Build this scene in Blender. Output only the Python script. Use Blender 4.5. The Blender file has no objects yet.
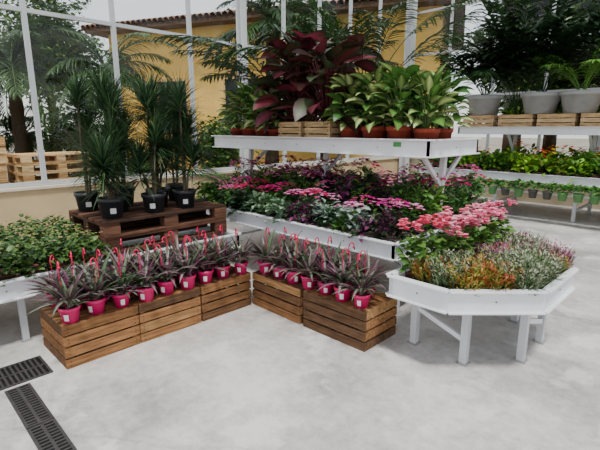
import bpy, math
import numpy as np
from mathutils import Matrix, Vector
rng=np.random.default_rng(11)
pi=math.pi
def c(r,g,b):
    f=lambda v:(v/255/12.92) if v/255<=.04045 else ((v/255+.055)/1.055)**2.4
    return np.array([f(r),f(g),f(b)])
U=lambda a,b,n=None: rng.uniform(a,b,n)

# ---------------------------------------------------------------- materials
def newmat(name):
    m=bpy.data.materials.new(name); m.use_nodes=True
    nt=m.node_tree; b=nt.nodes['Principled BSDF']
    return m,nt,b
def attr_mat(name,rough=.5,transl=0.,metal=0.,noise=0.,nscale=20,spec=.5,stretch=None,bump=0.):
    m,nt,b=newmat(name); N=nt.nodes; Lk=nt.links
    a=N.new('ShaderNodeAttribute'); a.attribute_name='Col'
    out=a.outputs['Color']
    b.inputs['Roughness'].default_value=rough; b.inputs['Metallic'].default_value=metal
    b.inputs['Specular IOR Level'].default_value=spec
    if noise>0:
        tc=N.new('ShaderNodeTexCoord'); mp=N.new('ShaderNodeMapping')
        if stretch: mp.inputs['Scale'].default_value=stretch
        nz=N.new('ShaderNodeTexNoise'); nz.inputs['Scale'].default_value=nscale; nz.inputs['Detail'].default_value=6
        Lk.new(tc.outputs['Object'],mp.inputs[0]); Lk.new(mp.outputs[0],nz.inputs['Vector'])
        mr=N.new('ShaderNodeMapRange'); mr.inputs[1].default_value=.3; mr.inputs[2].default_value=.7
        mr.inputs[3].default_value=1-noise; mr.inputs[4].default_value=1+noise*.6
        Lk.new(nz.outputs['Fac'],mr.inputs[0])
        mx=N.new('ShaderNodeVectorMath'); mx.operation='SCALE'
        Lk.new(out,mx.inputs[0]); Lk.new(mr.outputs[0],mx.inputs['Scale']); out=mx.outputs[0]
        if bump>0:
            bp=N.new('ShaderNodeBump'); bp.inputs['Strength'].default_value=bump; bp.inputs['Distance'].default_value=.01
            Lk.new(nz.outputs['Fac'],bp.inputs['Height']); Lk.new(bp.outputs[0],b.inputs['Normal'])
    Lk.new(out,b.inputs['Base Color'])
    if transl>0:
        t=N.new('ShaderNodeBsdfTranslucent'); Lk.new(out,t.inputs['Color'])
        mix=N.new('ShaderNodeMixShader'); mix.inputs[0].default_value=transl
        Lk.new(b.outputs[0],mix.inputs[1]); Lk.new(t.outputs[0],mix.inputs[2])
        Lk.new(mix.outputs[0],N['Material Output'].inputs['Surface'])
    return m
LEAF=attr_mat('leaf',.42,.2,spec=.35)
PETAL=attr_mat('petal',.6,.3,spec=.2)
PLAST=attr_mat('plastic',.45,noise=.12,nscale=8)
TERRA=attr_mat('terracotta',.8,noise=.2,nscale=14)
WOOD=attr_mat('wood',.85,noise=.5,nscale=3,stretch=(1.6,16,16),bump=.5,spec=.15)
METAL=attr_mat('white_coated_metal',.4,noise=.05,nscale=5)
SOIL=attr_mat('soil',.95,noise=.4,nscale=60)
STUCCO=attr_mat('stucco',.9,noise=.12,nscale=2.5,spec=.2)
IRON=attr_mat('cast_iron',.6,metal=.3,noise=.3,nscale=30)
def glass_mat():
    m,nt,b=newmat('window_glass'); N=nt.nodes; Lk=nt.links
    t=N.new('ShaderNodeBsdfTransparent'); g=N.new('ShaderNodeBsdfGlossy'); g.inputs['Roughness'].default_value=.02
    t.inputs[0].default_value=(.96,.98,.97,1)
    mix=N.new('ShaderNodeMixShader'); mix.inputs[0].default_value=.03
    Lk.new(t.outputs[0],mix.inputs[1]); Lk.new(g.outputs[0],mix.inputs[2]); Lk.new(mix.outputs[0],N['Material Output'].inputs['Surface'])
    return m
GLASS=glass_mat()
def concrete():
    m,nt,b=newmat('polished_concrete'); N=nt.nodes; Lk=nt.links
    tc=N.new('ShaderNodeTexCoord')
    n1=N.new('ShaderNodeTexNoise'); n1.inputs['Scale'].default_value=1.1; n1.inputs['Detail'].default_value=9; n1.inputs['Roughness'].default_value=.68
    n2=N.new('ShaderNodeTexNoise'); n2.inputs['Scale'].default_value=14; n2.inputs['Detail'].default_value=10; n2.inputs['Roughness'].default_value=.75
    n3=N.new('ShaderNodeTexNoise'); n3.inputs['Scale'].default_value=2.6; n3.inputs['Detail'].default_value=6; n3.inputs['Roughness'].default_value=.6
    for n in (n1,n2,n3): Lk.new(tc.outputs['Object'],n.inputs['Vector'])
    mul=N.new('ShaderNodeMath'); mul.operation='ADD'
    s2=N.new('ShaderNodeMath'); s2.operation='MULTIPLY'; s2.inputs[1].default_value=.5; Lk.new(n2.outputs['Fac'],s2.inputs[0])
    Lk.new(n1.outputs['Fac'],mul.inputs[0]); Lk.new(s2.outputs[0],mul.inputs[1])
    cr=N.new('ShaderNodeValToRGB')
    cr.color_ramp.elements[0].position=.60; cr.color_ramp.elements[0].color=(*c(150,147,145),1)
    cr.color_ramp.elements[1].position=.88; cr.color_ramp.elements[1].color=(*c(202,199,197),1)
    Lk.new(mul.outputs[0],cr.inputs[0])
    mr=N.new('ShaderNodeMapRange'); mr.inputs[1].default_value=.54; mr.inputs[2].default_value=.62; mr.inputs[3].default_value=0; mr.inputs[4].default_value=.6
    Lk.new(n3.outputs['Fac'],mr.inputs[0])
    mx=N.new('ShaderNodeMix'); mx.data_type='RGBA'; mx.inputs[7].default_value=(*c(218,215,213),1)
    Lk.new(mr.outputs[0],mx.inputs[0]); Lk.new(cr.outputs[0],mx.inputs[6])
    # small dark specks of dirt
    vs=N.new('ShaderNodeTexVoronoi'); vs.inputs['Scale'].default_value=2.2; Lk.new(tc.outputs['Object'],vs.inputs['Vector'])
    m3=N.new('ShaderNodeMapRange'); m3.inputs[1].default_value=.02; m3.inputs[2].default_value=.035; m3.inputs[3].default_value=.55; m3.inputs[4].default_value=1
    Lk.new(vs.outputs['Distance'],m3.inputs[0])
    vo=N.new('ShaderNodeTexVoronoi'); vo.feature='DISTANCE_TO_EDGE'; vo.inputs['Scale'].default_value=.3
    wn=N.new('ShaderNodeMix'); wn.data_type='RGBA'; wn.inputs[0].default_value=.12
    Lk.new(tc.outputs['Object'],wn.inputs[6]); Lk.new(n3.outputs['Color'],wn.inputs[7]); Lk.new(wn.outputs[2],vo.inputs['Vector'])
    m2=N.new('ShaderNodeMapRange'); m2.inputs[1].default_value=0; m2.inputs[2].default_value=.003; m2.inputs[3].default_value=.85; m2.inputs[4].default_value=1
    Lk.new(vo.outputs['Distance'],m2.inputs[0])
    mm=N.new('ShaderNodeMath'); mm.operation='MULTIPLY'; Lk.new(m2.outputs[0],mm.inputs[0]); Lk.new(m3.outputs[0],mm.inputs[1])
    sc=N.new('ShaderNodeVectorMath'); sc.operation='SCALE'; Lk.new(mx.outputs[2],sc.inputs[0]); Lk.new(mm.outputs[0],sc.inputs['Scale'])
    Lk.new(sc.outputs[0],b.inputs['Base Color'])
    b.inputs['Roughness'].default_value=.42
    return m
CONC=concrete()
def ground_mat():
    m,nt,b=newmat('outdoor_paving'); N=nt.nodes; Lk=nt.links
    n1=N.new('ShaderNodeTexNoise'); n1.inputs['Scale'].default_value=.5; n1.inputs['Detail'].default_value=8
    tc=N.new('ShaderNodeTexCoord'); Lk.new(tc.outputs['Object'],n1.inputs['Vector'])
    cr=N.new('ShaderNodeValToRGB'); cr.color_ramp.elements[0].position=.35; cr.color_ramp.elements[0].color=(*c(104,98,86),1)
    cr.color_ramp.elements[1].position=.65; cr.color_ramp.elements[1].color=(*c(150,143,130),1)
    Lk.new(n1.outputs['Fac'],cr.inputs[0]); Lk.new(cr.outputs[0],b.inputs['Base Color']); b.inputs['Roughness'].default_value=.9
    return m
GRND=ground_mat()

# ---------------------------------------------------------------- mesh builder
class MB:
    def __init__(s): s.v=[];s.c=[];s.l=[];s.z=[];s.mi=[];s.sm=[];s.n=0;s.mats=[]
    def add(s,V,F,m,C,smooth=False):
        V=np.asarray(V,float).reshape(-1,3); C=np.asarray(C,float)
        if C.ndim==1: C=np.tile(C,(len(V),1))
        if m not in s.mats: s.mats.append(m)
        F=np.asarray(F,int)
        s.v.append(V); s.c.append(C); s.l.append((F+s.n).ravel()); s.z.append(np.full(len(F),F.shape[1]))
        s.mi.append(np.full(len(F),s.mats.index(m))); s.sm.append(np.full(len(F),smooth)); s.n+=len(V)
    def box(s,x0,x1,y0,y1,z0,z1,m,col,M=None):
        V=np.array([(x,y,z) for z in (z0,z1) for x,y in ((x0,y0),(x1,y0),(x1,y1),(x0,y1))])
        if M is not None: V=V@np.array(M.to_3x3()).T+np.array(M.translation)
        s.add(V,[(0,3,2,1),(4,5,6,7),(0,1,5,4),(1,2,6,5),(2,3,7,6),(3,0,4,7)],m,col)
    def beam(s,p,q,w,h,m,col,up=(0,0,1)):
        p=Vector(p);q=Vector(q);d=(q-p);L=d.length;d.normalize();up=Vector(up)
        if abs(d.dot(up))>.95: up=Vector((1,0,0))
        y=up.cross(d).normalized(); z=d.cross(y)
        M=Matrix((d,y,z)).transposed().to_4x4(); M.translation=p
        s.box(0,L,-w/2,w/2,-h/2,h/2,m,col,M)
    def lathe(s,prof,n,ctr,m,col,smooth=True):
        a=np.arange(n)*2*pi/n; V=[]
        for r,z in prof: V.append(np.stack([ctr[0]+r*np.cos(a),ctr[1]+r*np.sin(a),np.full(n,ctr[2]+z)],1))
        V=np.concatenate(V); F=[]
        for i in range(len(prof)-1):
            for j in range(n):
                k=(j+1)%n; F.append((i*n+j,i*n+k,(i+1)*n+k,(i+1)*n+j))
        s.add(V,F,m,col,smooth)
    def disc(s,r,n,ctr,m,col):
        a=np.arange(n)*2*pi/n
        s.add(np.stack([ctr[0]+r*np.cos(a),ctr[1]+r*np.sin(a),np.full(n,ctr[2])],1),[list(range(n))],m,col)
    def tube(s,P,r,m,col,n=6):
        P=np.asarray(P,float); k=len(P); r=np.broadcast_to(r,(k,))
        T=np.gradient(P,axis=0); T/=np.linalg.norm(T,axis=1)[:,None]+1e-9
        ref=np.array([0.31,.95,0.05]); 
        A=np.cross(T,ref); A/=np.linalg.norm(A,axis=1)[:,None]+1e-9; B=np.cross(T,A)
        a=np.arange(n)*2*pi/n
        V=P[:,None]+r[:,None,None]*(A[:,None]*np.cos(a)[None,:,None]+B[:,None]*np.sin(a)[None,:,None])
        F=[(i*n+j,i*n+(j+1)%n,(i+1)*n+(j+1)%n,(i+1)*n+j) for i in range(k-1) for j in range(n)]
        s.add(V.reshape(-1,3),F,m,col,True)
        s.add(V[-1],[list(range(n))],m,col)
    def ball(s,ctr,r,m,col,n=8,sz=1):
        prof=[(max(r*math.sin(pi*i/6),1e-4),-r*sz*math.cos(pi*i/6)) for i in range(7)]
        s.lathe(prof,n,ctr,m,col)
    def mesh(s,name,loc=(0,0,0)):
        V=np.concatenate(s.v)-np.array(loc); me=bpy.data.meshes.new(name)
        lo=np.concatenate(s.l); z=np.concatenate(s.z)
        me.vertices.add(len(V)); me.vertices.foreach_set('co',V.astype(np.float32).ravel())
        me.loops.add(len(lo)); me.loops.foreach_set('vertex_index',lo.astype(np.int32))
        me.polygons.add(len(z)); me.polygons.foreach_set('loop_start',(np.cumsum(z)-z).astype(np.int32))
        try: me.polygons.foreach_set('loop_total',z.astype(np.int32))
        except Exception: pass
        me.polygons.foreach_set('material_index',np.concatenate(s.mi).astype(np.int32))
        me.polygons.foreach_set('use_smooth',np.concatenate(s.sm))
        me.update(calc_edges=True); me.validate()
        a=me.attributes.new('Col','FLOAT_COLOR','POINT')
        C=np.clip(np.concatenate(s.c),0,1); a.data.foreach_set('color',np.concatenate([C,np.ones((len(C),1))],1).astype(np.float32).ravel())
        for m in s.mats: me.materials.append(m)
        return me
    def obj(s,name,loc=(0,0,0),bevel=0):
        o=place(name,s.mesh(name,loc),loc)
        if bevel: addbevel(o,bevel)
        return o
def place(name,me,loc,rz=0,sc=1):
    o=bpy.data.objects.new(name,me); bpy.context.scene.collection.objects.link(o)
    o.location=loc; o.rotation_euler=(0,0,rz); o.scale=(sc,sc,sc); return o
def addbevel(o,w):
    b=o.modifiers.new('bevel','BEVEL'); b.width=w; b.segments=2; b.limit_method='ANGLE'

def leaves(mb,B,az,el,L,W,bend,cc,ce,nseg=4,fold=.25,p=.8,roll=None,m=None,minw=.03):
    m=m or LEAF
    B=np.asarray(B,float); N=len(B); bc=lambda x: np.broadcast_to(np.asarray(x,float),(N,))
    az,el,L,W,bend=map(bc,(az,el,L,W,bend)); roll=bc(0 if roll is None else roll)
    cc=np.broadcast_to(cc,(N,3)); ce=np.broadcast_to(ce,(N,3))
    t=np.linspace(0,1,nseg+1); tm=(t[1:]+t[:-1])/2
    e=el[:,None]-bend[:,None]*tm
    st=(L/nseg)[:,None]
    h=np.concatenate([np.zeros((N,1)),np.cumsum(np.cos(e)*st,1)],1); z=np.concatenate([np.zeros((N,1)),np.cumsum(np.sin(e)*st,1)],1)
    ca,sa=np.cos(az)[:,None],np.sin(az)[:,None]
    P=B[:,None]+np.stack([h*ca,h*sa,z],2)
    en=el[:,None]-bend[:,None]*t
    nrm=np.stack([-np.sin(en)*ca,-np.sin(en)*sa,np.cos(en)],2)
    sd=np.stack([-sa+0*en,ca+0*en,0*en],2)
    r=roll[:,None,None]; S=np.cos(r)*sd+np.sin(r)*nrm; Nn=np.cos(r)*nrm-np.sin(r)*sd
    w=np.maximum(np.sin(pi*t**p),minw)[None,:,None]*W[:,None,None]/2
    V=np.stack([P+S*w+Nn*w*fold,P,P-S*w+Nn*w*fold],2)
    C=np.stack([ce,cc,ce],1)[:,None].repeat(nseg+1,1)
    base=(np.arange(N)*(nseg+1)*3)[:,None]; F=[]
    for i in range(nseg):
        a=i*3; b=a+3
        F.append(np.stack([base[:,0]+a,base[:,0]+a+1,base[:,0]+b+1,base[:,0]+b],1))
        F.append(np.stack([base[:,0]+a+1,base[:,0]+a+2,base[:,0]+b+2,base[:,0]+b+1],1))
    mb.add(V.reshape(-1,3),np.concatenate(F),m,C.reshape(-1,3),True)
    return P
def vary(col,n,a=.25):
    return np.asarray(col)[None]*(1+U(-a,a,(n,1)))*(1+U(-.08,.08,(n,3)))
def pick(cols,n,a=.25):
    cols=np.array(cols); return cols[rng.integers(0,len(cols),n)]*(1+U(-a,a,(n,1)))
def frond(mb,B,az,el,L,bend,nl,ll,lw,col,droop=.7,ang0=1.25,ang1=.5,m=None,r=.006,start=.22):
    t=np.linspace(0,1,13); tm=(t[1:]+t[:-1])/2; e=el-bend*tm; s=L/12
    h=np.r_[0,np.cumsum(np.cos(e)*s)]; z=np.r_[0,np.cumsum(np.sin(e)*s)]
    P=np.array(B)+np.stack([h*math.cos(az),h*math.sin(az),z],1)
    mb.tube(P,np.linspace(r,r*.3,13),LEAF,np.asarray(col)*1.3,5)
    tt=np.linspace(start,1,nl); Q=np.stack([np.interp(tt,t,P[:,i]) for i in range(3)],1)
    ee=el-bend*tt; an=ang0+(ang1-ang0)*tt
    for sgn in (1,-1):
        leaves(mb,Q,az+sgn*an+U(-.1,.1,nl),ee*.55+U(-.1,.15,nl),ll*(np.sin(pi*(.12+.83*(tt-start)/(1-start)))**.6)*U(.85,1.1,nl),lw,droop+U(-.2,.3,nl),
               vary(col,nl,.2)*1.15,vary(col,nl,.2),nseg=3,p=.7,fold=.3)
def bush(mb,ct,R,H,n,ll,lw,cA,cB=None,m=None,el=(0,1.1),nseg=3,cc=None,lo=.1,p=.85,fold=.2):
    az=U(0,2*pi,n); q=np.sqrt(U(0,1,n)); zz=np.sqrt(np.clip(1-q**2,0,1))*U(.55,1,n)
    B=np.stack([ct[0]+q*R*.8*np.cos(az),ct[1]+q*R*.8*np.sin(az),ct[2]+H*(lo+(1-lo)*zz)-ll*.25],1)
    L=U(.65,1.15,n)*ll
    ce=pick([cA,cB if cB is not None else cA],n); 
    leaves(mb,B,az+U(-.9,.9,n),U(el[0],el[1],n),L,L*lw/ll,U(.4,1.2,n),ce*1.15 if cc is None else pick([cc],n),ce,nseg=nseg,p=p,fold=fold,m=m,roll=U(-.5,.5,n))
def flowers(mb,P,r,cols,k=5,tilt=(.1,.9)):
    n=len(P); P=np.repeat(P,k,0); a0=np.repeat(U(0,6.3,n),k)+np.tile(np.arange(k)*2*pi/k,n)
    C=np.repeat(pick(cols,n,.15),k,0)
    leaves(mb,P,a0,np.repeat(U(*tilt,n),k),r,r*1.1,.5,C*.9,C,nseg=2,p=1.0,m=PETAL,minw=.35,fold=.1,roll=U(-.3,.3,n*k))
def pot(mb,x,y,z,rt,rb,h,col,m=None,soil=True,n=20):
    m=m or PLAST
    mb.lathe([(1e-4,0),(rb,0),(rb+(rt-rb)*.78,h*.8),(rt*.97,h*.8),(rt*1.03,h*.81),(rt*1.05,h),(rt*.96,h),(rt*.93,h*.85)],n,(x,y,z),m,col)
    if soil: mb.disc(rt*.94,n,(x,y,z+h*.87),SOIL,c(50,38,30))

# ---------------------------------------------------------------- plants
def tradescantia(seed):
    mb=MB(); pot(mb,0,0,0,.066,.048,.11,c(210,20,104))
    n=40; az=np.arange(n)*2.4+U(-.2,.2,n); el=U(.35,1.4,n); L=U(.16,.29,n)
    B=np.stack([.02*np.cos(az),.02*np.sin(az),.095+U(0,.05,n)],1)
    ce=pick([c(48,72,44),c(80,34,56),c(98,38,72),c(58,80,50),c(40,60,42)],n,.2); cc=pick([c(144,144,132),c(84,104,74),c(150,118,136),c(78,42,62),c(104,120,92)],n,.2)
    leaves(mb,B,az,el,L,.032,U(.3,1.1,n),cc,ce,nseg=5,p=.65,fold=.45)
    aa=U(-.5,.5); V=[]
    for zz,rr in ((.025,.0545),(.07,.0605)):
        for da in (-.25,0,.25): V.append((rr*math.cos(aa+da)*1.03,rr*math.sin(aa+da)*1.03,zz))
    mb.add(V,[(0,1,4,3),(1,2,5,4)],PLAST,c(225,222,220),True)
    bx,by=U(-.03,.03),U(-.03,.03); H=U(.35,.42); tx,ty=bx+U(-.03,.03),by+U(-.03,.03)
    pk=c(205,10,76)
    mb.tube([(bx,by,.09),((bx+tx)/2,(by+ty)/2,.22),(tx,ty,H-.07)],.0026,PLAST,pk,6)
    th=np.linspace(0,pi*1.15,9)
    a=U(0,6.3); R=.019; ca,sa=math.cos(a),math.sin(a)
    P=[(tx,ty,H-.07),(tx-.008*ca,ty-.008*sa,H-.045)]+[(tx+(R-R*math.cos(t))*ca,ty+(R-R*math.cos(t))*sa,H-.02+R*1.3*math.sin(t)) for t in th]
    mb.tube(P,np.r_[.0036,.0042,np.full(9,.0046)],PLAST,pk,8)
    q=P[-1]; mb.ball(q,.0095,PLAST,pk)
    mb.tube([q,(q[0]+.008*ca,q[1]+.008*sa,q[2]-.016),(q[0]+.002*ca,q[1]+.002*sa,q[2]-.028)],[.006,.005,.002],PLAST,c(60,20,30),6)
    return mb.mesh('tradescantia_mesh%d'%seed)
def dracaena(kind):
    mb=MB(); pot(mb,0,0,0,.115,.088,.185,c(46,47,52),n=24)
    mb.add([(.1065,-.025,.05),(.1065,.025,.05),(.112,.025,.10),(.112,-.025,.10)],[(0,1,2,3)],PLAST,c(215,215,215))
    tufts={0:[(.55,.02,.03),(.88,-.04,0),(.30,.05,-.05)],1:[(.80,0,.02),(.42,.05,.02),(.92,-.05,-.03)],2:[(.25,0,0),(.50,-.05,.04),(.36,.06,-.03)],3:[(.90,.02,0),(.62,-.05,.02),(.36,.05,.04)]}[kind]
    for h,x,y in tufts:
        z0=.16; top=z0+h
        lx,ly=x*1.8+U(-.03,.03),y*1.8+U(-.03,.03)
        mb.tube([(x*.6,y*.6,z0),(x,y,z0+h*.5),(lx,ly,top)],[.014,.012,.011],LEAF,c(112,98,78),7)
        n=230; az=U(0,2*pi,n); u=U(0,1,n); el=1.52-1.7*u
        B=np.stack([lx+0*u,ly+0*u,top-.16*u+.02],1)
        ce=pick([c(42,66,42),c(64,90,54),c(32,52,36)],n,.2)
        leaves(mb,B,az,el,U(.24,.37,n),.014,U(.1,1.0,n),ce*1.6,ce,nseg=5,p=.5,fold=.35,minw=.1)
    return mb.mesh('dracaena_mesh%d'%kind)
def dieffenbachia(i):
    mb=MB(); pot(mb,0,0,0,.115,.088,.19,c(150,58,38),TERRA,n=24)
    n=64; az=np.arange(n)*2.4+U(-.3,.3,n); u=np.linspace(0,1,n); el=.2+1.0*u+U(-.25,.2,n); L=U(.15,.23,n)
    zs=.16+.36*u
    rr=.04+.12*(1-u*.6)*U(.4,1,n)
    B=np.stack([rr*np.cos(az),rr*np.sin(az),zs+.06],1)
    for k in range(0,n,2): mb.tube([(.015*math.cos(az[k]),.015*math.sin(az[k]),.16),(B[k][0]*.4,B[k][1]*.4,zs[k]*.8),B[k]],.004,LEAF,c(90,120,60),5)
    ce=pick([c(46,84,34),c(66,104,42),c(38,72,34)],n,.2); cc=pick([c(190,204,134),c(96,136,62),c(164,188,112),c(64,106,46)],n,.15)
    leaves(mb,B,az,el,L,U(.08,.11,n),U(.6,1.5,n),cc,ce,nseg=6,p=.75,fold=.15,roll=U(-.6,.6,n))
    return mb.mesh('dieffenbachia_mesh%d'%i)
def philodendron(i):
    mb=MB(); pot(mb,0,0,0,.12,.09,.17,c(60,45,40),PLAST,n=24)
    n=42; az=np.arange(n)*2.4+U(-.4,.4,n); u=np.linspace(0,1,n); el=-.15+.65*u+U(-.3,.4,n)
    q=(.08+.18*(1-u*.7))
    B=np.stack([q*np.cos(az),q*np.sin(az),.28+.60*u+U(-.04,.04,n)],1)
    for k in range(n): mb.tube([(.02*math.cos(az[k]),.02*math.sin(az[k]),.15),(B[k][0]*.5,B[k][1]*.5,B[k][2]*.75),B[k]],.006,LEAF,c(96,36,44),5)
    ce=pick([c(56,26,30),c(42,36,30),c(74,30,38),c(46,60,36),c(92,36,46),c(36,30,30),c(62,28,34)],n,.2); cc=pick([c(112,48,58),c(84,60,50),c(140,56,74),c(66,80,50)],n,.2)
    leaves(mb,B,az,el,U(.24,.36,n),U(.15,.21,n),U(.2,1.2,n),cc,ce,nseg=6,p=.85,fold=.12,roll=U(-.6,.6,n))
    return mb.mesh('philodendron_mesh%d'%i)
def palm_pot(name,loc,nf,L,col,pr=.14,ph=.22,pcol=None,lw=.022,ll=.28,elr=(.9,1.45),bend=(1.0,1.7),pm=None,nl=26,st=.3,ymax=None):
    mb=MB(); pot(mb,0,0,0,pr,pr*.75,ph,pcol if pcol is not None else c(50,48,46),pm,n=24)
    for k in range(nf):
        az=k*2.4+U(-.3,.3)
        if ymax and math.sin(az)>.2: az=-az
        frond(mb,(.03*math.cos(az),.03*math.sin(az),ph*.85),az,U(*elr),L*U(.75,1.1),U(*bend),nl,ll,lw,np.asarray(col)*U(.75,1.25),r=.008,start=st)
    if ymax:
        lim=ymax-loc[1]
        for V in mb.v:
            y=V[:,1]; k=y>lim-.25; y[k]=lim-.25+.25*np.tanh((y[k]-lim+.25)/.5)
    o=place(name,mb.mesh(name),loc); return o

# ---------------------------------------------------------------- wooden things
WC=[c(148,106,70),c(126,90,60),c(162,122,82),c(110,80,56),c(138,98,64),c(100,74,54)]
def crate_mesh(L,D,H,top=True,cols=WC):
    mb=MB(); col=lambda: cols[rng.integers(len(cols))]*U(.88,1.12)
    ns=4; g=.014; sh=(H-g*(ns-1))/ns; t=.013
    for k in range(ns):
        z0=k*(sh+g); z1=z0+sh; j=lambda: U(-.003,.003)
        mb.box(-L/2,L/2,-D/2,-D/2+t,z0,z1+j(),WOOD,col()); mb.box(-L/2,L/2,D/2-t,D/2,z0,z1+j(),WOOD,col())
        mb.box(-L/2,-L/2+t,-D/2+t,D/2-t,z0,z1+j(),WOOD,col()); mb.box(L/2-t,L/2,-D/2+t,D/2-t,z0,z1+j(),WOOD,col())
    for sx in (-1,1):
        for sy in (-1,1):
            x=sx*(L/2-t-.018); y=sy*(D/2-t-.018)
            mb.box(x-.017,x+.017,y-.017,y+.017,.002,H-t-.002,WOOD,col())
            for k in range(ns):
                for dz in (.02,sh-.02):
                    xx=sx*(L/2-.03); yy=sy*(D/2+.0005); zc=k*(sh+g)+dz
                    mb.box(xx-.004,xx+.004,min(yy,yy-sy*.001),max(yy,yy-sy*.001),zc-.004,zc+.004,IRON,c(60,48,40))
    nt=5; w=(D-2*.001-g*(nt-1))/nt
    z0=H-t if top else .004
    for k in range(nt):
        y=-D/2+.001+k*(w+g)
        mb.box(-L/2+.001,L/2-.001,y,y+w,z0+.0005,z0+t+.0005,WOOD,col())
    return mb.mesh('crate_mesh')
def pallet_parts(mb,ox,oy,oz,L=1.2,W=.8,cols=None,n=7,dz=0):
    col=lambda: cols[rng.integers(len(cols))]*U(.8,1.2)
    bw=.1
    for k in range(n):
        y=-W/2+k*(W-bw)/(n-1); mb.box(ox-L/2,ox+L/2,oy+y,oy+y+bw-.005,oz+.122,oz+.144,WOOD,col())
    for x in (-L/2,-.07,L/2-.14):
        mb.box(ox+x,ox+x+.14,oy-W/2,oy+W/2,oz+.1,oz+.121,WOOD,col())
        for y in (-W/2,-.05,W/2-.1): mb.box(ox+x,ox+x+.14,oy+y,oy+y+.1,oz+.023,oz+.099,WOOD,col())
    for y in (-W/2,-.05,W/2-.1): mb.box(ox-L/2,ox+L/2,oy+y,oy+y+.1,oz,oz+.022,WOOD,col())

WHT=c(222,224,228)
def rim_table(mb,poly,zt,bh,th=.035,plate=True):
    n=len(poly); P=[Vector((x,y,0)) for x,y in poly]
    for i in range(n):
        a=P[i];b=P[(i+1)%n]; d=(b-a).normalized(); inn=Vector((-d.y,d.x,0))
        o=inn*(th/2); zc=zt-bh/2
        mb.beam((a+o)+Vector((0,0,zc)),(b+o)+Vector((0,0,zc)),th,bh,METAL,WHT)
        mb.beam((a-inn*.004)+Vector((0,0,zt+.002)),(b-inn*.004)+Vector((0,0,zt+.002)),th+.02,.014,METAL,WHT)
        mb.beam((a-inn*.004)+Vector((0,0,zt-bh)),(b-inn*.004)+Vector((0,0,zt-bh)),th+.012,.012,METAL,WHT)
        L=(b-a).length
        for k in range(1,max(2,int(L/.5))):
            q=a+d*(L*k/max(2,int(L/.5)))-inn*.001
            mb.box(q.x-.005,q.x+.005,q.y-.005,q.y+.005,zt-bh*.5-.005,zt-bh*.5+.005,METAL,c(120,120,122))
    if plate:
        V=[(p.x,p.y,zt-bh+.02) for p in P]+[(p.x,p.y,zt-bh+.035) for p in P]
        mb.add(V,[list(range(n))[::-1],list(range(n,2*n))],METAL,c(150,150,150))
def leg(mb,x,y,z,w=.045):
    mb.box(x-w/2,x+w/2,y-w/2,y+w/2,.008,z,METAL,c(196,198,202)); mb.box(x-w*.8,x+w*.8,y-w*.8,y+w*.8,0,.008,METAL,c(150,150,150))

# ================================================================= ROOM SHELL
XA=-6.48; YB=10.4
mb=MB(); mb.add([(XA-.14,-4,0),(8,-4,0),(8,YB+.14,0),(XA-.14,YB+.14,0),(XA-.14,-4,-.15),(8,-4,-.15),(8,YB+.14,-.15),(XA-.14,YB+.14,-.15)],
   [(0,1,2,3),(7,6,5,4),(0,4,5,1),(1,5,6,2),(2,6,7,3),(3,7,4,0)],CONC,c(200,200,200)); mb.obj('floor')
mb=MB(); mb.add([(-80,-60,-.16),(60,-60,-.16),(60,90,-.16),(-80,90,-.16)],[(0,1,2,3)],GRND,c(160,150,140)); mb.obj('outdoor_ground')
mb=MB(); mb.box(XA-.14,XA,-4,YB,0,.82,STUCCO,c(190,168,132)); mb.box(XA-.17,XA+.03,-4,YB,.82,.86,STUCCO,c(206,196,178)); mb.obj('wall_left',bevel=.004)
mb=MB(); mb.box(XA,8,YB,YB+.14,0,.82,STUCCO,c(186,172,148)); mb.box(XA,8,YB-.03,YB+.17,.82,.86,STUCCO,c(206,196,178)); mb.obj('wall_back',bevel=.004)
HT=5.6; FR=c(186,190,193)
mb=MB()
for y in [-3.9,-2.75,-1.6,-.5,.62,1.73,2.83,4.05,6.1,7.1,8.1,9.2]:
    mb.box(XA-.09,XA-.03,y-.028,y+.028,.862,HT,METAL,FR)
for z in [.89,3.02,HT-.03]: mb.box(XA-.085,XA-.035,-4,YB-.1,z-.025,z+.025,METAL,FR)
mb.add([(XA-.06,-4,.87),(XA-.06,YB,.87),(XA-.06,YB,HT),(XA-.06,-4,HT)],[(0,1,2,3)],GLASS,FR); mb.obj('window_1')
mb=MB()
for x in np.arange(XA+1.1,8,1.1): mb.box(x-.028,x+.028,YB+.03,YB+.09,.862,HT,METAL,FR)
for z in [.89,2.35,3.4,4.4,HT-.03]: mb.box(XA+.1,8,YB+.035,YB+.085,z-.025,z+.025,METAL,FR)
mb.add([(XA,YB+.06,.87),(8,YB+.06,.87),(8,YB+.06,HT),(XA,YB+.06,HT)],[(0,1,2,3)],GLASS,FR); mb.obj('window_2')
def column(x,y,w=.14):
    mb=MB(); mb.box(x-w/2,x+w/2,y-.01,y+.01,.02,HT,METAL,c(192,195,198))
    for s in (-1,1): mb.box(x+s*w/2-.01,x+s*w/2+.01,y-w/2,y+w/2,.02,HT,METAL,c(202,204,207))
    mb.box(x-w*.8,x+w*.8,y-w*.8,y+w*.8,0,.02,METAL,c(150,150,150)); mb.obj('steel_column')
column(XA+.13,4.95,.12); column(XA+.16,YB-.2,.18); column(-1.2,YB-.2)
mb=MB()
for y in np.arange(-4,YB+.2,2.88): mb.box(XA,8,y-.05,y+.05,HT,HT+.16,METAL,FR)
for x in np.arange(XA,8.1,1.2): mb.box(x-.025,x+.025,-4,YB,HT+.16,HT+.22,METAL,FR)
mb.add([(XA,-4,HT+.23),(8,-4,HT+.23),(8,YB,HT+.23),(XA,YB,HT+.23)],[(0,1,2,3)],GLASS,FR); mb.obj('ceiling')
mb=MB(); y=YB-.5
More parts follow.
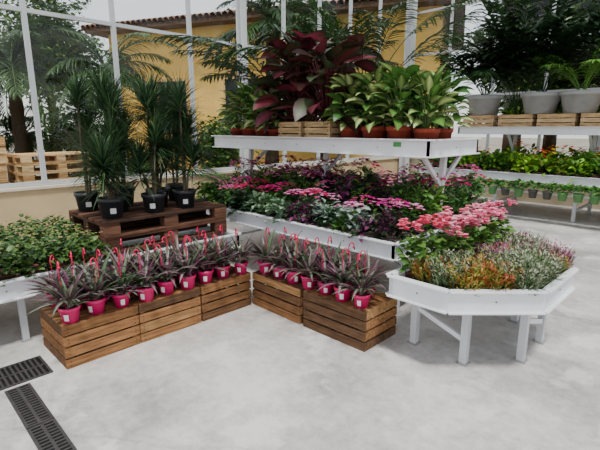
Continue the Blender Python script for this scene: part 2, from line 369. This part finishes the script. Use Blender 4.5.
mb.beam((XA+.3,y,4.6),(8,y,4.6),.06,.06,METAL,WHT); mb.beam((XA+.3,y,5.3),(8,y,5.3),.06,.06,METAL,WHT)
xs=np.arange(XA+.4,7.8,.8)
for k,x in enumerate(xs[:-1]): mb.beam((x,y,4.62 if k%2 else 5.28),(xs[k+1],y,5.28 if k%2 else 4.62),.035,.035,METAL,WHT)
mb.obj('roof_truss')

def drain(x0,x1,y0,y1,ax):
    mb=MB(); k=c(66,62,62); f=.015
    mb.box(x0,x1,y0,y1,.0005,.002,IRON,c(12,12,14))
    mb.box(x0,x1,y0,y0+f,.002,.008,IRON,k); mb.box(x0,x1,y1-f,y1,.002,.008,IRON,k)
    mb.box(x0,x0+f,y0+f,y1-f,.002,.008,IRON,k); mb.box(x1-f,x1,y0+f,y1-f,.002,.008,IRON,k)
    if ax=='x':
        mb.box(x0+f,x1-f,(y0+y1)/2-.008,(y0+y1)/2+.008,.002,.007,IRON,k)
        for x in np.arange(x0+.03,x1-.02,.03): mb.box(x,x+.013,y0+f,y1-f,.002,.0065,IRON,k)
    else:
        mb.box((x0+x1)/2-.008,(x0+x1)/2+.008,y0+f,y1-f,.002,.007,IRON,k)
        for y in np.arange(y0+.03,y1-.02,.03): mb.box(x0+f,x1-f,y,y+.013,.002,.0065,IRON,k)
    mb.obj('floor_drain_grate')
drain(-3.02,-2.53,.43,.57,'x'); drain(-2.52,-2.03,.43,.57,'x'); drain(-2.02,-1.4,.43,.57,'x')
drain(-3.36,-3.06,-.2,.24,'y'); drain(-3.36,-3.06,.25,.72,'y')

# ================================================================= CRATES WITH TRADESCANTIA
CH=.31
cm=[crate_mesh(.525,.5,CH) for _ in range(3)]
cs=[crate_mesh(.62,.42,CH) for _ in range(2)]
for k in range(3): o=place('wooden_crate',cm[k],(-3.28,.785+.27+k*.537,0),pi/2+[.012,-.01,.006][k]); addbevel(o,.002)
for k in range(2): o=place('wooden_crate',cs[k],(-2.72+k*.66,2.62,0),[-.008,.012][k]); addbevel(o,.002)
tm=[tradescantia(i) for i in range(6)]
def putT(x,y): place('potted_tradescantia',tm[rng.integers(6)],(x,y,CH+.001),U(-.5,.5)+(-pi/4),U(.94,1.08))
for k in range(9): putT(-3.10+U(-.015,.015),.87+k*.182)
for k in range(8): putT(-3.28+U(-.02,.02),.96+k*.182)
for k in range(6): putT(-3.44+U(-.02,.02),.9+k*.25)
for k in range(7): putT(-2.93+k*.182,2.49+U(-.012,.012))
for k in range(6): putT(-2.84+k*.182,2.67+U(-.02,.02))

# ================================================================= LEFT BENCH, PALLETS, DRACAENAS
mb=MB(); ZL=.52
rim_table(mb,[(-5.0,-2),(-3.62,-2),(-3.62,2.72),(-5.0,2.72)],ZL,.14)
for y in (-1.6,-.2,.72,2.3):
    for x in (-4.75,-3.72): leg(mb,x,y,ZL-.13)
    mb.beam((-4.75,y,.12),(-3.72,y,.36),.03,.03,METAL,c(205,207,210))
mb.obj('plant_bench',bevel=.002)
PC=[c(92,62,50),c(76,52,42),c(108,76,60),c(66,48,40)]
for k in range(2):
    m=MB(); pallet_parts(m,0,0,0,1.26,.84,cols=PC)
    o=place('wooden_pallet',m.mesh('pallet'),(-4.16,2.02,ZL+.012+k*.146),pi/2+(.01 if k else -.015)); addbevel(o,.002)
ZP=ZL+.012+.146+.145
dm=[dracaena(k) for k in range(4)]
for (x,y,k) in [(-3.91,1.54,2),(-4.15,1.70,1),(-3.90,1.94,0),(-3.92,2.28,3),(-4.42,1.52,3),(-4.40,2.46,1),(-4.17,2.12,3),(-4.44,1.88,0)]:
    place('potted_dracaena',dm[k],(x,y,ZP),U(-.9,-.2),U(.95,1.02))
mb=MB()
for x in np.arange(-4.85,-3.68,.19):
    for y in np.arange(-1.8,1.35,.205):
        bush(mb,(x+U(-.02,.03),y+U(-.02,.02),ZL-.04),.155,U(.22,.32),110,.065,.042,c(50,80,38),c(78,106,48))
        pot(mb,min(x,-3.73),y,ZL-.10,.065,.05,.1,c(110,60,40),TERRA,n=10)
        n=12; a=U(0,6.3,n); flowers(mb,np.stack([x+.12*np.cos(a)*U(0,1,n),y+.12*np.sin(a)*U(0,1,n),ZL+.21+U(0,.05,n)],1),.012,[c(160,166,96),c(180,160,110)],4)
mb.obj('kalanchoe_plants',loc=(-4.2,0,ZL))

# ================================================================= TWO TIER BENCH
ZT=.69; X0,X1,Y0,Y1=-5.05,-1.87,2.95,4.80
mb=MB(); rim_table(mb,[(X0,Y0),(X1,Y0),(X1,Y1),(X0,Y1)],ZT,.13)
ZS=1.50; rim_table(mb,[(X0,3.41),(X1,3.41),(X1,4.35),(X0,4.35)],ZS,.14)
for x in (X0+.2,(X0+X1)/2,X1-.12):
    for y in (Y0+.25,Y1-.25): leg(mb,x,y,ZT-.12)
    mb.beam((x,Y0+.25,.15),(x,Y1-.25,.15),.03,.03,METAL,WHT)
    mb.beam((x,3.84,ZT-.1),(x,3.90,ZS-.12),.05,.05,METAL,WHT)
    if x>-3: mb.beam((x,3.85,1.08),(x,3.50,ZS-.13),.03,.04,METAL,WHT)
    mb.beam((x,3.87,1.08),(x,4.27,ZS-.13),.03,.04,METAL,WHT)
mb.box(X1-.36,X1-.28,3.403,3.409,ZS-.06,ZS-.02,PLAST,c(60,140,70))
mb.obj('two_tier_plant_bench',bevel=.002)
mb=MB(); G1=[c(50,92,40),c(38,72,38),c(72,112,44),c(40,62,40),c(94,130,52),c(62,100,48)]
fl=[None,[c(232,130,186),c(238,170,206)],[c(205,30,130),c(176,40,136)],[c(230,110,176)],[c(216,44,110)],None,[c(196,24,120)],[c(236,140,190)]]
for x in np.arange(X0+.14,X1-.1,.225):
    for y in np.arange(Y0+.13,Y1-.1,.225):
        g=G1[rng.integers(6)]; g2=G1[rng.integers(6)]
        kk=rng.integers(8); mid=(y>3.4)
        H=U(.24,.33) if not mid else U(.34,.54)
        s=U(0,1)
        if s<.14: g,g2=c(110,44,92),c(60,76,52)
        elif s<.26: g,g2=c(140,166,132),c(84,114,88)
        elif s<.32: g,g2=c(52,40,44),c(76,48,60)
        ll=U(.05,.11)
        bush(mb,(x+U(-.03,.03),y+U(-.03,.03),ZT-.05),.16,H,120,ll,ll*U(.35,.65),g,g2,el=(0,1.3))
        pot(mb,x,y,ZT-.09,.075,.06,.1,c(70,60,56),n=10)
        if fl[kk] and U(0,1)<.85:
            n=32; a=U(0,6.3,n); q=np.sqrt(U(0,1,n)); flowers(mb,np.stack([x+.14*np.cos(a)*q,y+.14*np.sin(a)*q,ZT-.02+H*(.80+.3*np.sqrt(1-q*q*.8))],1),.021,fl[kk])
for x,y in [(-2.75,3.12),(-2.4,3.1)]:
    bush(mb,(x,y,ZT),.15,.26,60,.09,.075,c(80,110,88),c(70,104,80),cc=c(180,200,188))
mb.obj('mixed_foliage_plants',loc=(-3.4,3.8,ZT))
for x,y in [(-4.6,4.5),(-3.9,4.55),(-3.2,4.5),(-4.75,3.5),(-4.3,3.6),(-2.4,4.55)]:
    palm_pot('potted_fern',(x,y,ZT-.09),16,.68,c(64,112,46),pr=.08,ph=.12,lw=.016,ll=.11,elr=(.6,1.4),nl=24)

ZU=ZS-.10
dfm=[dieffenbachia(i) for i in range(4)]
for x,y in [(-2.84,3.58),(-2.56,3.58),(-2.28,3.58),(-2.03,3.62),(-2.06,3.92),(-2.36,3.95),(-2.66,3.95),(-2.95,3.98),(-3.96,3.58),(-4.22,3.60),(-4.48,3.6),(-4.74,3.62),(-4.1,4.0),(-4.7,4.0)]:
    place('potted_dieffenbachia',dfm[rng.integers(4)],(x,y,ZU+.01),U(0,6.3),U(.97,1.12))
cc_=crate_mesh(.36,.30,.26,top=False,cols=[c(204,172,128),c(190,156,114),c(214,186,146)])
pm=[philodendron(i) for i in range(3)]
for i,(x,y) in enumerate([(-3.62,3.60),(-3.20,3.60)]):
    place('wooden_crate',cc_,(x,y,ZU+.01)); place('potted_philodendron',pm[i],(x,y,ZU+.03),U(0,6),1.1)
place('potted_philodendron',pm[2],(-3.45,3.98,ZU+.01),1,1.28)
place('potted_philodendron',pm[1],(-3.86,3.98,ZU+.01),2,1.25)
DG=c(36,60,32)
palm_pot('potted_areca_palm',(-4.4,4.18,ZU+.01),22,1.95,DG,pr=.12,ph=.2,ll=.38,lw=.034,elr=(1.1,1.5),bend=(.9,1.8),nl=32)
palm_pot('potted_areca_palm',(-3.2,4.22,ZU+.01),11,2.1,c(42,68,34),pr=.11,ph=.2,ll=.34,lw=.032,elr=(1.25,1.52),bend=(.9,1.8),nl=26,st=.55)

# ================================================================= POLYGONAL TABLE
ZO=.60; OC=[(-1.62,2.50),(-1.18,2.50),(-.75,2.93),(-.75,3.56),(-1.18,3.99),(-1.62,3.99)]
mb=MB(); rim_table(mb,OC,ZO,.14)
for x,y in [(-1.57,2.80),(-1.17,2.78),(-.90,3.10),(-.90,3.50),(-1.17,3.75),(-1.57,3.75)]: leg(mb,x,y,ZO-.12,.05)
for p,q in [((-1.57,2.80),(-1.17,2.78)),((-.9,3.1),(-.9,3.5))]:
    mb.beam((*p,.30),(*q,.17),.025,.035,METAL,WHT)
mb.obj('octagonal_display_table',bevel=.002)
def inside(x,y,mg=.06):
    n=len(OC)
    for i in range(n):
        a=Vector(OC[i]);b=Vector(OC[(i+1)%n]);d=(b-a).normalized()
        if (Vector((x,y))-a).dot(Vector((-d.y,d.x)))<mg: return False
    return True
mb=MB(); mg=MB()
for x in np.arange(-1.55,-.75,.13):
    for y in np.arange(2.56,3.99,.13):
        if not inside(x,y,.07): continue
        pink = (x<-1.45 and y>2.60) or (x<-1.32 and y>3.0)
        if pink:
            H=U(.26,.36); bush(mb,(x,y,ZO-.05),.12,H,60,.07,.06,c(64,104,44),c(90,126,54))
            cols=[c(240,84,124),c(246,134,160)] if y<3.0 else [c(250,164,192),c(242,120,160),c(252,190,206)]
            for k in range(5):
                cx,cy=x+U(-.08,.08),y+U(-.08,.08); n=12; a=U(0,6.3,n); q=.035*np.sqrt(U(0,1,n)); hz=U(-.05,.03)
                flowers(mb,np.stack([cx+q*np.cos(a),cy+q*np.sin(a),ZO-.03+H+hz+U(0,.045,n)],1),.021,cols,5,(.2,1.2))
            pot(mb,x,y,ZO-.09,.06,.05,.1,c(90,50,40),TERRA,n=10)
        else:
            n=230; a=U(0,6.3,n); q=np.sqrt(U(0,1,n)); r_=U(0,1)
            if (y<3.1 and x<-.95 and r_<.85) or r_<.2:
                cA=pick([c(128,138,56),c(100,124,50),c(160,122,60)],n); tip=pick([[c(190,174,76),c(204,110,70),c(150,160,76)],[c(196,96,64),c(180,60,60),c(140,150,70)]][rng.integers(2)],n); k=.75
            elif r_<.45: cA=pick([c(92,98,72),c(110,84,84)],n); tip=pick([c(190,110,146),c(150,90,120)],n); k=1
            else: cA=pick([c(88,112,72),c(104,126,88),c(76,100,62)],n); tip=pick([c(160,152,142),c(176,182,160),c(124,146,100)],n); k=1
            H=U(.05,.16,n)*k
            B=np.stack([x+.10*q*np.cos(a),y+.10*q*np.sin(a),ZO-.06+U(0,.09,n)],1)
            leaves(mg,B,a+U(-.5,.5,n),U(.5,1.45,n),H,.012,U(-.2,.4,n),cA,cA,nseg=2,p=.8)
            for f in (.25,.5,.75):
                B2=B+np.stack([.02*np.cos(a)*f*2,.02*np.sin(a)*f*2,H*f],1)
                leaves(mg,B2,a+U(-2,2,n),U(.2,1.2,n),.03,.012,.2,tip,tip*.6+cA*.4,nseg=2,p=.9)
            pot(mg,x,y,ZO-.09,.06,.05,.1,c(40,38,38),n=10)
mb.obj('pink_begonia_plants',loc=(-1.45,3.2,ZO)); mg.obj('heather_plants',loc=(-1.1,3.1,ZO))

# ================================================================= FAR BENCH
mb=MB(); ZF=.80
rim_table(mb,[(-4.9,8.45),(2.5,8.45),(2.5,9.95),(-4.9,9.95)],ZF,.13)
rim_table(mb,[(-4.3,8.95),(2.4,8.95),(2.4,9.85),(-4.3,9.85)],1.62,.13)
for x in (-4.6,-3.3,-1.94,-.5,1,2.3):
    for y in (8.65,9.75): leg(mb,x,y,ZF-.12,.055)
    mb.beam((x,8.65,.2),(x,9.75,.2),.04,.04,METAL,WHT)
    if x>-4.4:
        mb.beam((x,9.4,ZF-.1),(x,9.4,1.5),.06,.06,METAL,WHT); mb.beam((x,9.4,1.1),(x,9.0,1.5),.04,.04,METAL,WHT)
mb.beam((-4.9,8.30,.50),(2.5,8.30,.50),.02,.03,METAL,WHT)
for x in (-4.6,-3.3,-1.94,-.5,1,2.3): mb.beam((x,8.65,.50),(x,8.30,.50),.02,.02,METAL,WHT)
mb.obj('two_tier_plant_bench',bevel=.002)
mb=MB(); F1=[c(106,156,46),c(74,122,42),c(136,176,58),c(58,100,40),c(120,140,54)]
for x in np.arange(-4.75,2.4,.28):
    for y in np.arange(8.6,9.9,.28):
        g=F1[rng.integers(5)]; H=U(.3,.55); ll=U(.10,.16)
        bush(mb,(x,y,ZF-.05),.2,H,75,ll,ll*.55,g,F1[rng.integers(5)],el=(.1,1.3)); pot(mb,x,y,ZF-.1,.09,.07,.13,c(80,50,42),TERRA,n=10)
        if U(0,1)<.4:
            n=12;a=U(0,6.3,n); flowers(mb,np.stack([x+.14*np.cos(a),y+.14*np.sin(a),ZF+H+U(-.12,.03,n)],1),.04,[c(224,36,36),c(236,110,50),c(236,216,80)],4)
for x in np.arange(-4.8,2.4,.23):
    pot(mb,x,8.21,.42,.08,.058,.14,c(80,130,72) if U(0,1)<.6 else c(70,70,66),n=12)
    bush(mb,(x,8.2,.54),.13,.18,50,.10,.065,c(80,134,52),c(62,106,46),el=(.2,1.3))
mb.obj('assorted_green_plants',loc=(-1,9.2,ZF))
mb=MB()
for x in np.arange(-4.15,2.3,.33):
    for y in (9.1,9.5):
        if y<9.3 and -4.3<x<-1.5: continue
        H=U(.35,.65); bush(mb,(x,y,1.56),.22,H,80,.2,.08,F1[rng.integers(5)],c(60,100,40),el=(.3,1.4)); pot(mb,x,y,1.54,.1,.08,.16,c(150,66,44),TERRA,n=12)
mb.obj('assorted_green_plants',loc=(-1,9.4,1.6))
wc=crate_mesh(.62,.5,.30,top=True,cols=[c(206,176,136),c(190,158,116),c(214,188,150)])
for x in (-3.92,-3.2,-2.5,-1.8): place('wooden_crate',wc,(x,9.24,1.55))
GP=c(160,160,162)
for i,(x,L,cl,lw,ll) in enumerate([(-3.92,1.5,c(40,70,36),.07,.42),(-2.86,1.9,c(32,56,32),.10,.5),(-2.2,1.2,c(96,140,60),.03,.3)]):
    palm_pot('potted_kentia_palm',(x,9.24,1.862),15,L,cl,pr=.34,ph=.38,pcol=GP,lw=lw,ll=ll,nl=18,elr=(1.0,1.5),bend=(.7,1.5),ymax=10.28)
palm_pot('potted_kentia_palm',(-3.3,9.4,1.55),13,2.3,c(36,60,34),pr=.16,ph=.25,lw=.09,ll=.5,nl=18,elr=(1.2,1.5),bend=(.5,1.1),ymax=10.28)

# ================================================================= OUTSIDE
d=Vector((.906,.424,0)); nrm=Vector((.424,-.906,0))
M=Matrix((d,-nrm,Vector((0,0,1)))).transposed().to_4x4(); M.translation=Vector((-16.4,6.9,-.16))
BL=11.2
mb=MB(); YL=c(232,190,104)
mb.box(0,BL,0,7,0,5.0,STUCCO,YL,M)
for x in (2.0,4.6,7.2,9.6):
    mb.box(x-.08,x+1.18,-.06,.0,1.5,3.4,STUCCO,c(210,172,112),M); mb.box(x,x+1.1,-.08,-.05,1.6,3.3,STUCCO,c(40,44,46),M)
    mb.box(x+.52,x+.58,-.1,-.08,1.6,3.3,STUCCO,c(90,66,46),M); mb.box(x,x+1.1,-.1,-.08,2.4,2.45,STUCCO,c(90,66,46),M)
mb.box(-.5,BL+.5,-.55,7.3,4.95,5.08,STUCCO,c(110,88,70),M)
R3=np.array(M.to_3x3()); T3=np.array(M.translation)
for x in np.arange(-.5,BL+.5,.21):
    P=np.array([(x,-.6,5.1),(x,3.6,6.0)])@R3.T+T3
    mb.tube(P,.1,STUCCO,vary(c(130,100,80),1,.25)[0],6)
mb.add(np.array([(-.5,-.6,5.08),(BL+.5,-.6,5.08),(BL+.5,3.6,5.96),(-.5,3.6,5.96),(-.5,7.3,5.08),(BL+.5,7.3,5.08)])@R3.T+T3,[(0,1,2,3),(3,2,5,4)],STUCCO,c(120,84,66))
mb.obj('yellow_building')
def palm_tree(name,loc,H,nf,L,col,tr=.17):
    mb=MB(); zz=np.linspace(0,H,14)
    mb.tube(np.stack([.15*np.sin(zz/H*1.5),0*zz,zz],1),tr*(1+.12*(np.arange(14)%2)),STUCCO,c(76,62,48),10)
    tx=.15*math.sin(1.5)
    for k in range(nf):
        frond(mb,(tx,0,H-.05),k*2.4,U(-.1,1.4),L*U(.8,1.1),U(1.0,1.9),38,L*.26,.045,np.asarray(col)*U(.7,1.3),r=.022,start=.12)
    place(name,mb.mesh(name),loc)
palm_tree('palm_tree',(-12.6,2.9,-.16),3.2,26,2.3,c(56,80,42),.14)
palm_tree('palm_tree',(-11.8,4.8,-.16),3.2,24,2.0,c(50,78,38),.14)
palm_tree('palm_tree',(-8.9,7.8,-.16),4.2,28,1.9,c(42,70,32))
palm_tree('palm_tree',(-12.5,-.6,-.16),2.6,24,2.2,c(66,88,50),.14)
palm_tree('palm_tree',(-16,1.2,-.16),4.4,28,2.6,c(60,84,46))
palm_tree('palm_tree',(-9.2,4.4,-.16),1.0,22,1.4,c(56,86,38),.2)
palm_tree('palm_tree',(-14.5,3.4,-.16),1.6,22,2.0,c(60,84,46),.2)
def tree_mesh(R,H,n,col,col2,ls=.3):
    mb=MB(); mb.tube([(0,0,0),(.1,.05,H*.4),(0,0,H*.7)],[.22,.17,.1],STUCCO,c(84,68,54),9)
    for k in range(18):
        a=U(0,6.3); q=U(0,.65)*R; ct=(q*math.cos(a),q*math.sin(a),H*U(.4,.95))
        mb.tube([(0,0,H*.4),(ct[0]*.5,ct[1]*.5,(ct[2]+H*.4)/2),ct],[.07,.05,.02],STUCCO,c(84,68,54),5)
        m=n//18; v=rng.normal(size=(m,3)); v/=np.linalg.norm(v,axis=1)[:,None]; v*=U(.5,1,(m,1))*R*.5
        ce=pick([col,col2],m,.35)
        leaves(mb,v+np.array(ct),U(0,6.3,m),U(-.6,.9,m),ls*U(.6,1.2,m),ls*.5,.6,ce,ce,nseg=2,roll=U(-.8,.8,m))
    return mb.mesh('tree_mesh')
t1=tree_mesh(3.0,8.5,10000,c(50,80,30),c(76,104,40)); t2=tree_mesh(2.2,6.5,8000,c(68,98,38),c(44,70,30))
for me,loc,r,s in [(t1,(-4.0,21.5,0),3,1.2),(t1,(-22,19,0),0,1.2),(t2,(-1.0,15.5,0),1.3,1.0),(t2,(2.8,15.0,0),2.5,1.05),(t1,(7,17,0),2.5,1.0),(t1,(-27,8,0),5,1.1),(t1,(-25,0,0),4,1.0),(t1,(1.5,22,0),1,1.2),(t2,(-4.6,16.3,0),4,1.05)]:
    place('tree',me,(loc[0],loc[1],-.16),r,s)
t4=tree_mesh(1.1,4.8,6000,c(46,74,30),c(70,98,38),.2)
for x,y,s in [(-8.6,9.6,1),(-4.6,12.9,1.25),(-2.6,13.2,1.15)]: place('tree',t4,(x,y,-.16),U(0,6),s)
t3=tree_mesh(.9,1.9,2600,c(50,82,34),c(78,110,44),.16)
for x,y in [(-8.4,5.9),(-.8,12.5),(1.0,12.5),(2.8,12.4),(4.4,12.4),(-11.6,1.4),(-12.4,4.2)]:
    place('shrub',t3,(x,y,-.16),U(0,6),U(.9,1.15))
LW=[c(206,168,120),c(190,150,104),c(216,184,140)]
for (x,y) in [(-8.9,1.1),(-8.7,2.45)]:
    m=MB()
    for k in range(11 if y<2 else 9): pallet_parts(m,U(-.02,.02),U(-.02,.02),k*.148,1.2,.8,cols=LW)
    place('stacked_wooden_pallets',m.mesh('pst'),(x,y,-.158),pi/2+.1)

# ================================================================= LIGHT / WORLD / CAMERA
w=bpy.data.worlds.new('World'); bpy.context.scene.world=w; w.use_nodes=True; nt=w.node_tree
bg=nt.nodes['Background']; sk=nt.nodes.new('ShaderNodeTexSky'); sk.sky_type='NISHITA'; sk.sun_disc=False; sk.sun_elevation=math.radians(48); sk.sun_rotation=math.radians(200)
sc=nt.nodes.new('ShaderNodeVectorMath'); sc.operation='SCALE'; sc.inputs['Scale'].default_value=.13
mx=nt.nodes.new('ShaderNodeMix'); mx.data_type='RGBA'; mx.inputs[0].default_value=.68; mx.inputs[7].default_value=(.99,.985,.98,1)
nt.links.new(sk.outputs[0],sc.inputs[0]); nt.links.new(sc.outputs[0],mx.inputs[6]); nt.links.new(mx.outputs[2],bg.inputs[0]); bg.inputs[1].default_value=1.55
l=bpy.data.lights.new('sun','SUN'); l.energy=4.8; l.angle=math.radians(9); l.color=(1,.96,.9)
o=bpy.data.objects.new('sun',l); bpy.context.scene.collection.objects.link(o)
o.rotation_euler=Vector((-.35,.2,-1)).to_track_quat('-Z','Y').to_euler(); o.location=(0,0,12)
cam=bpy.data.cameras.new('camera'); cam.lens=26.4; cam.sensor_width=36; cam.clip_end=300
co=bpy.data.objects.new('camera',cam); bpy.context.scene.collection.objects.link(co)
co.location=(0,0,1.6); co.rotation_euler=(math.radians(90-12.4),0,math.radians(45)); bpy.context.scene.camera=co
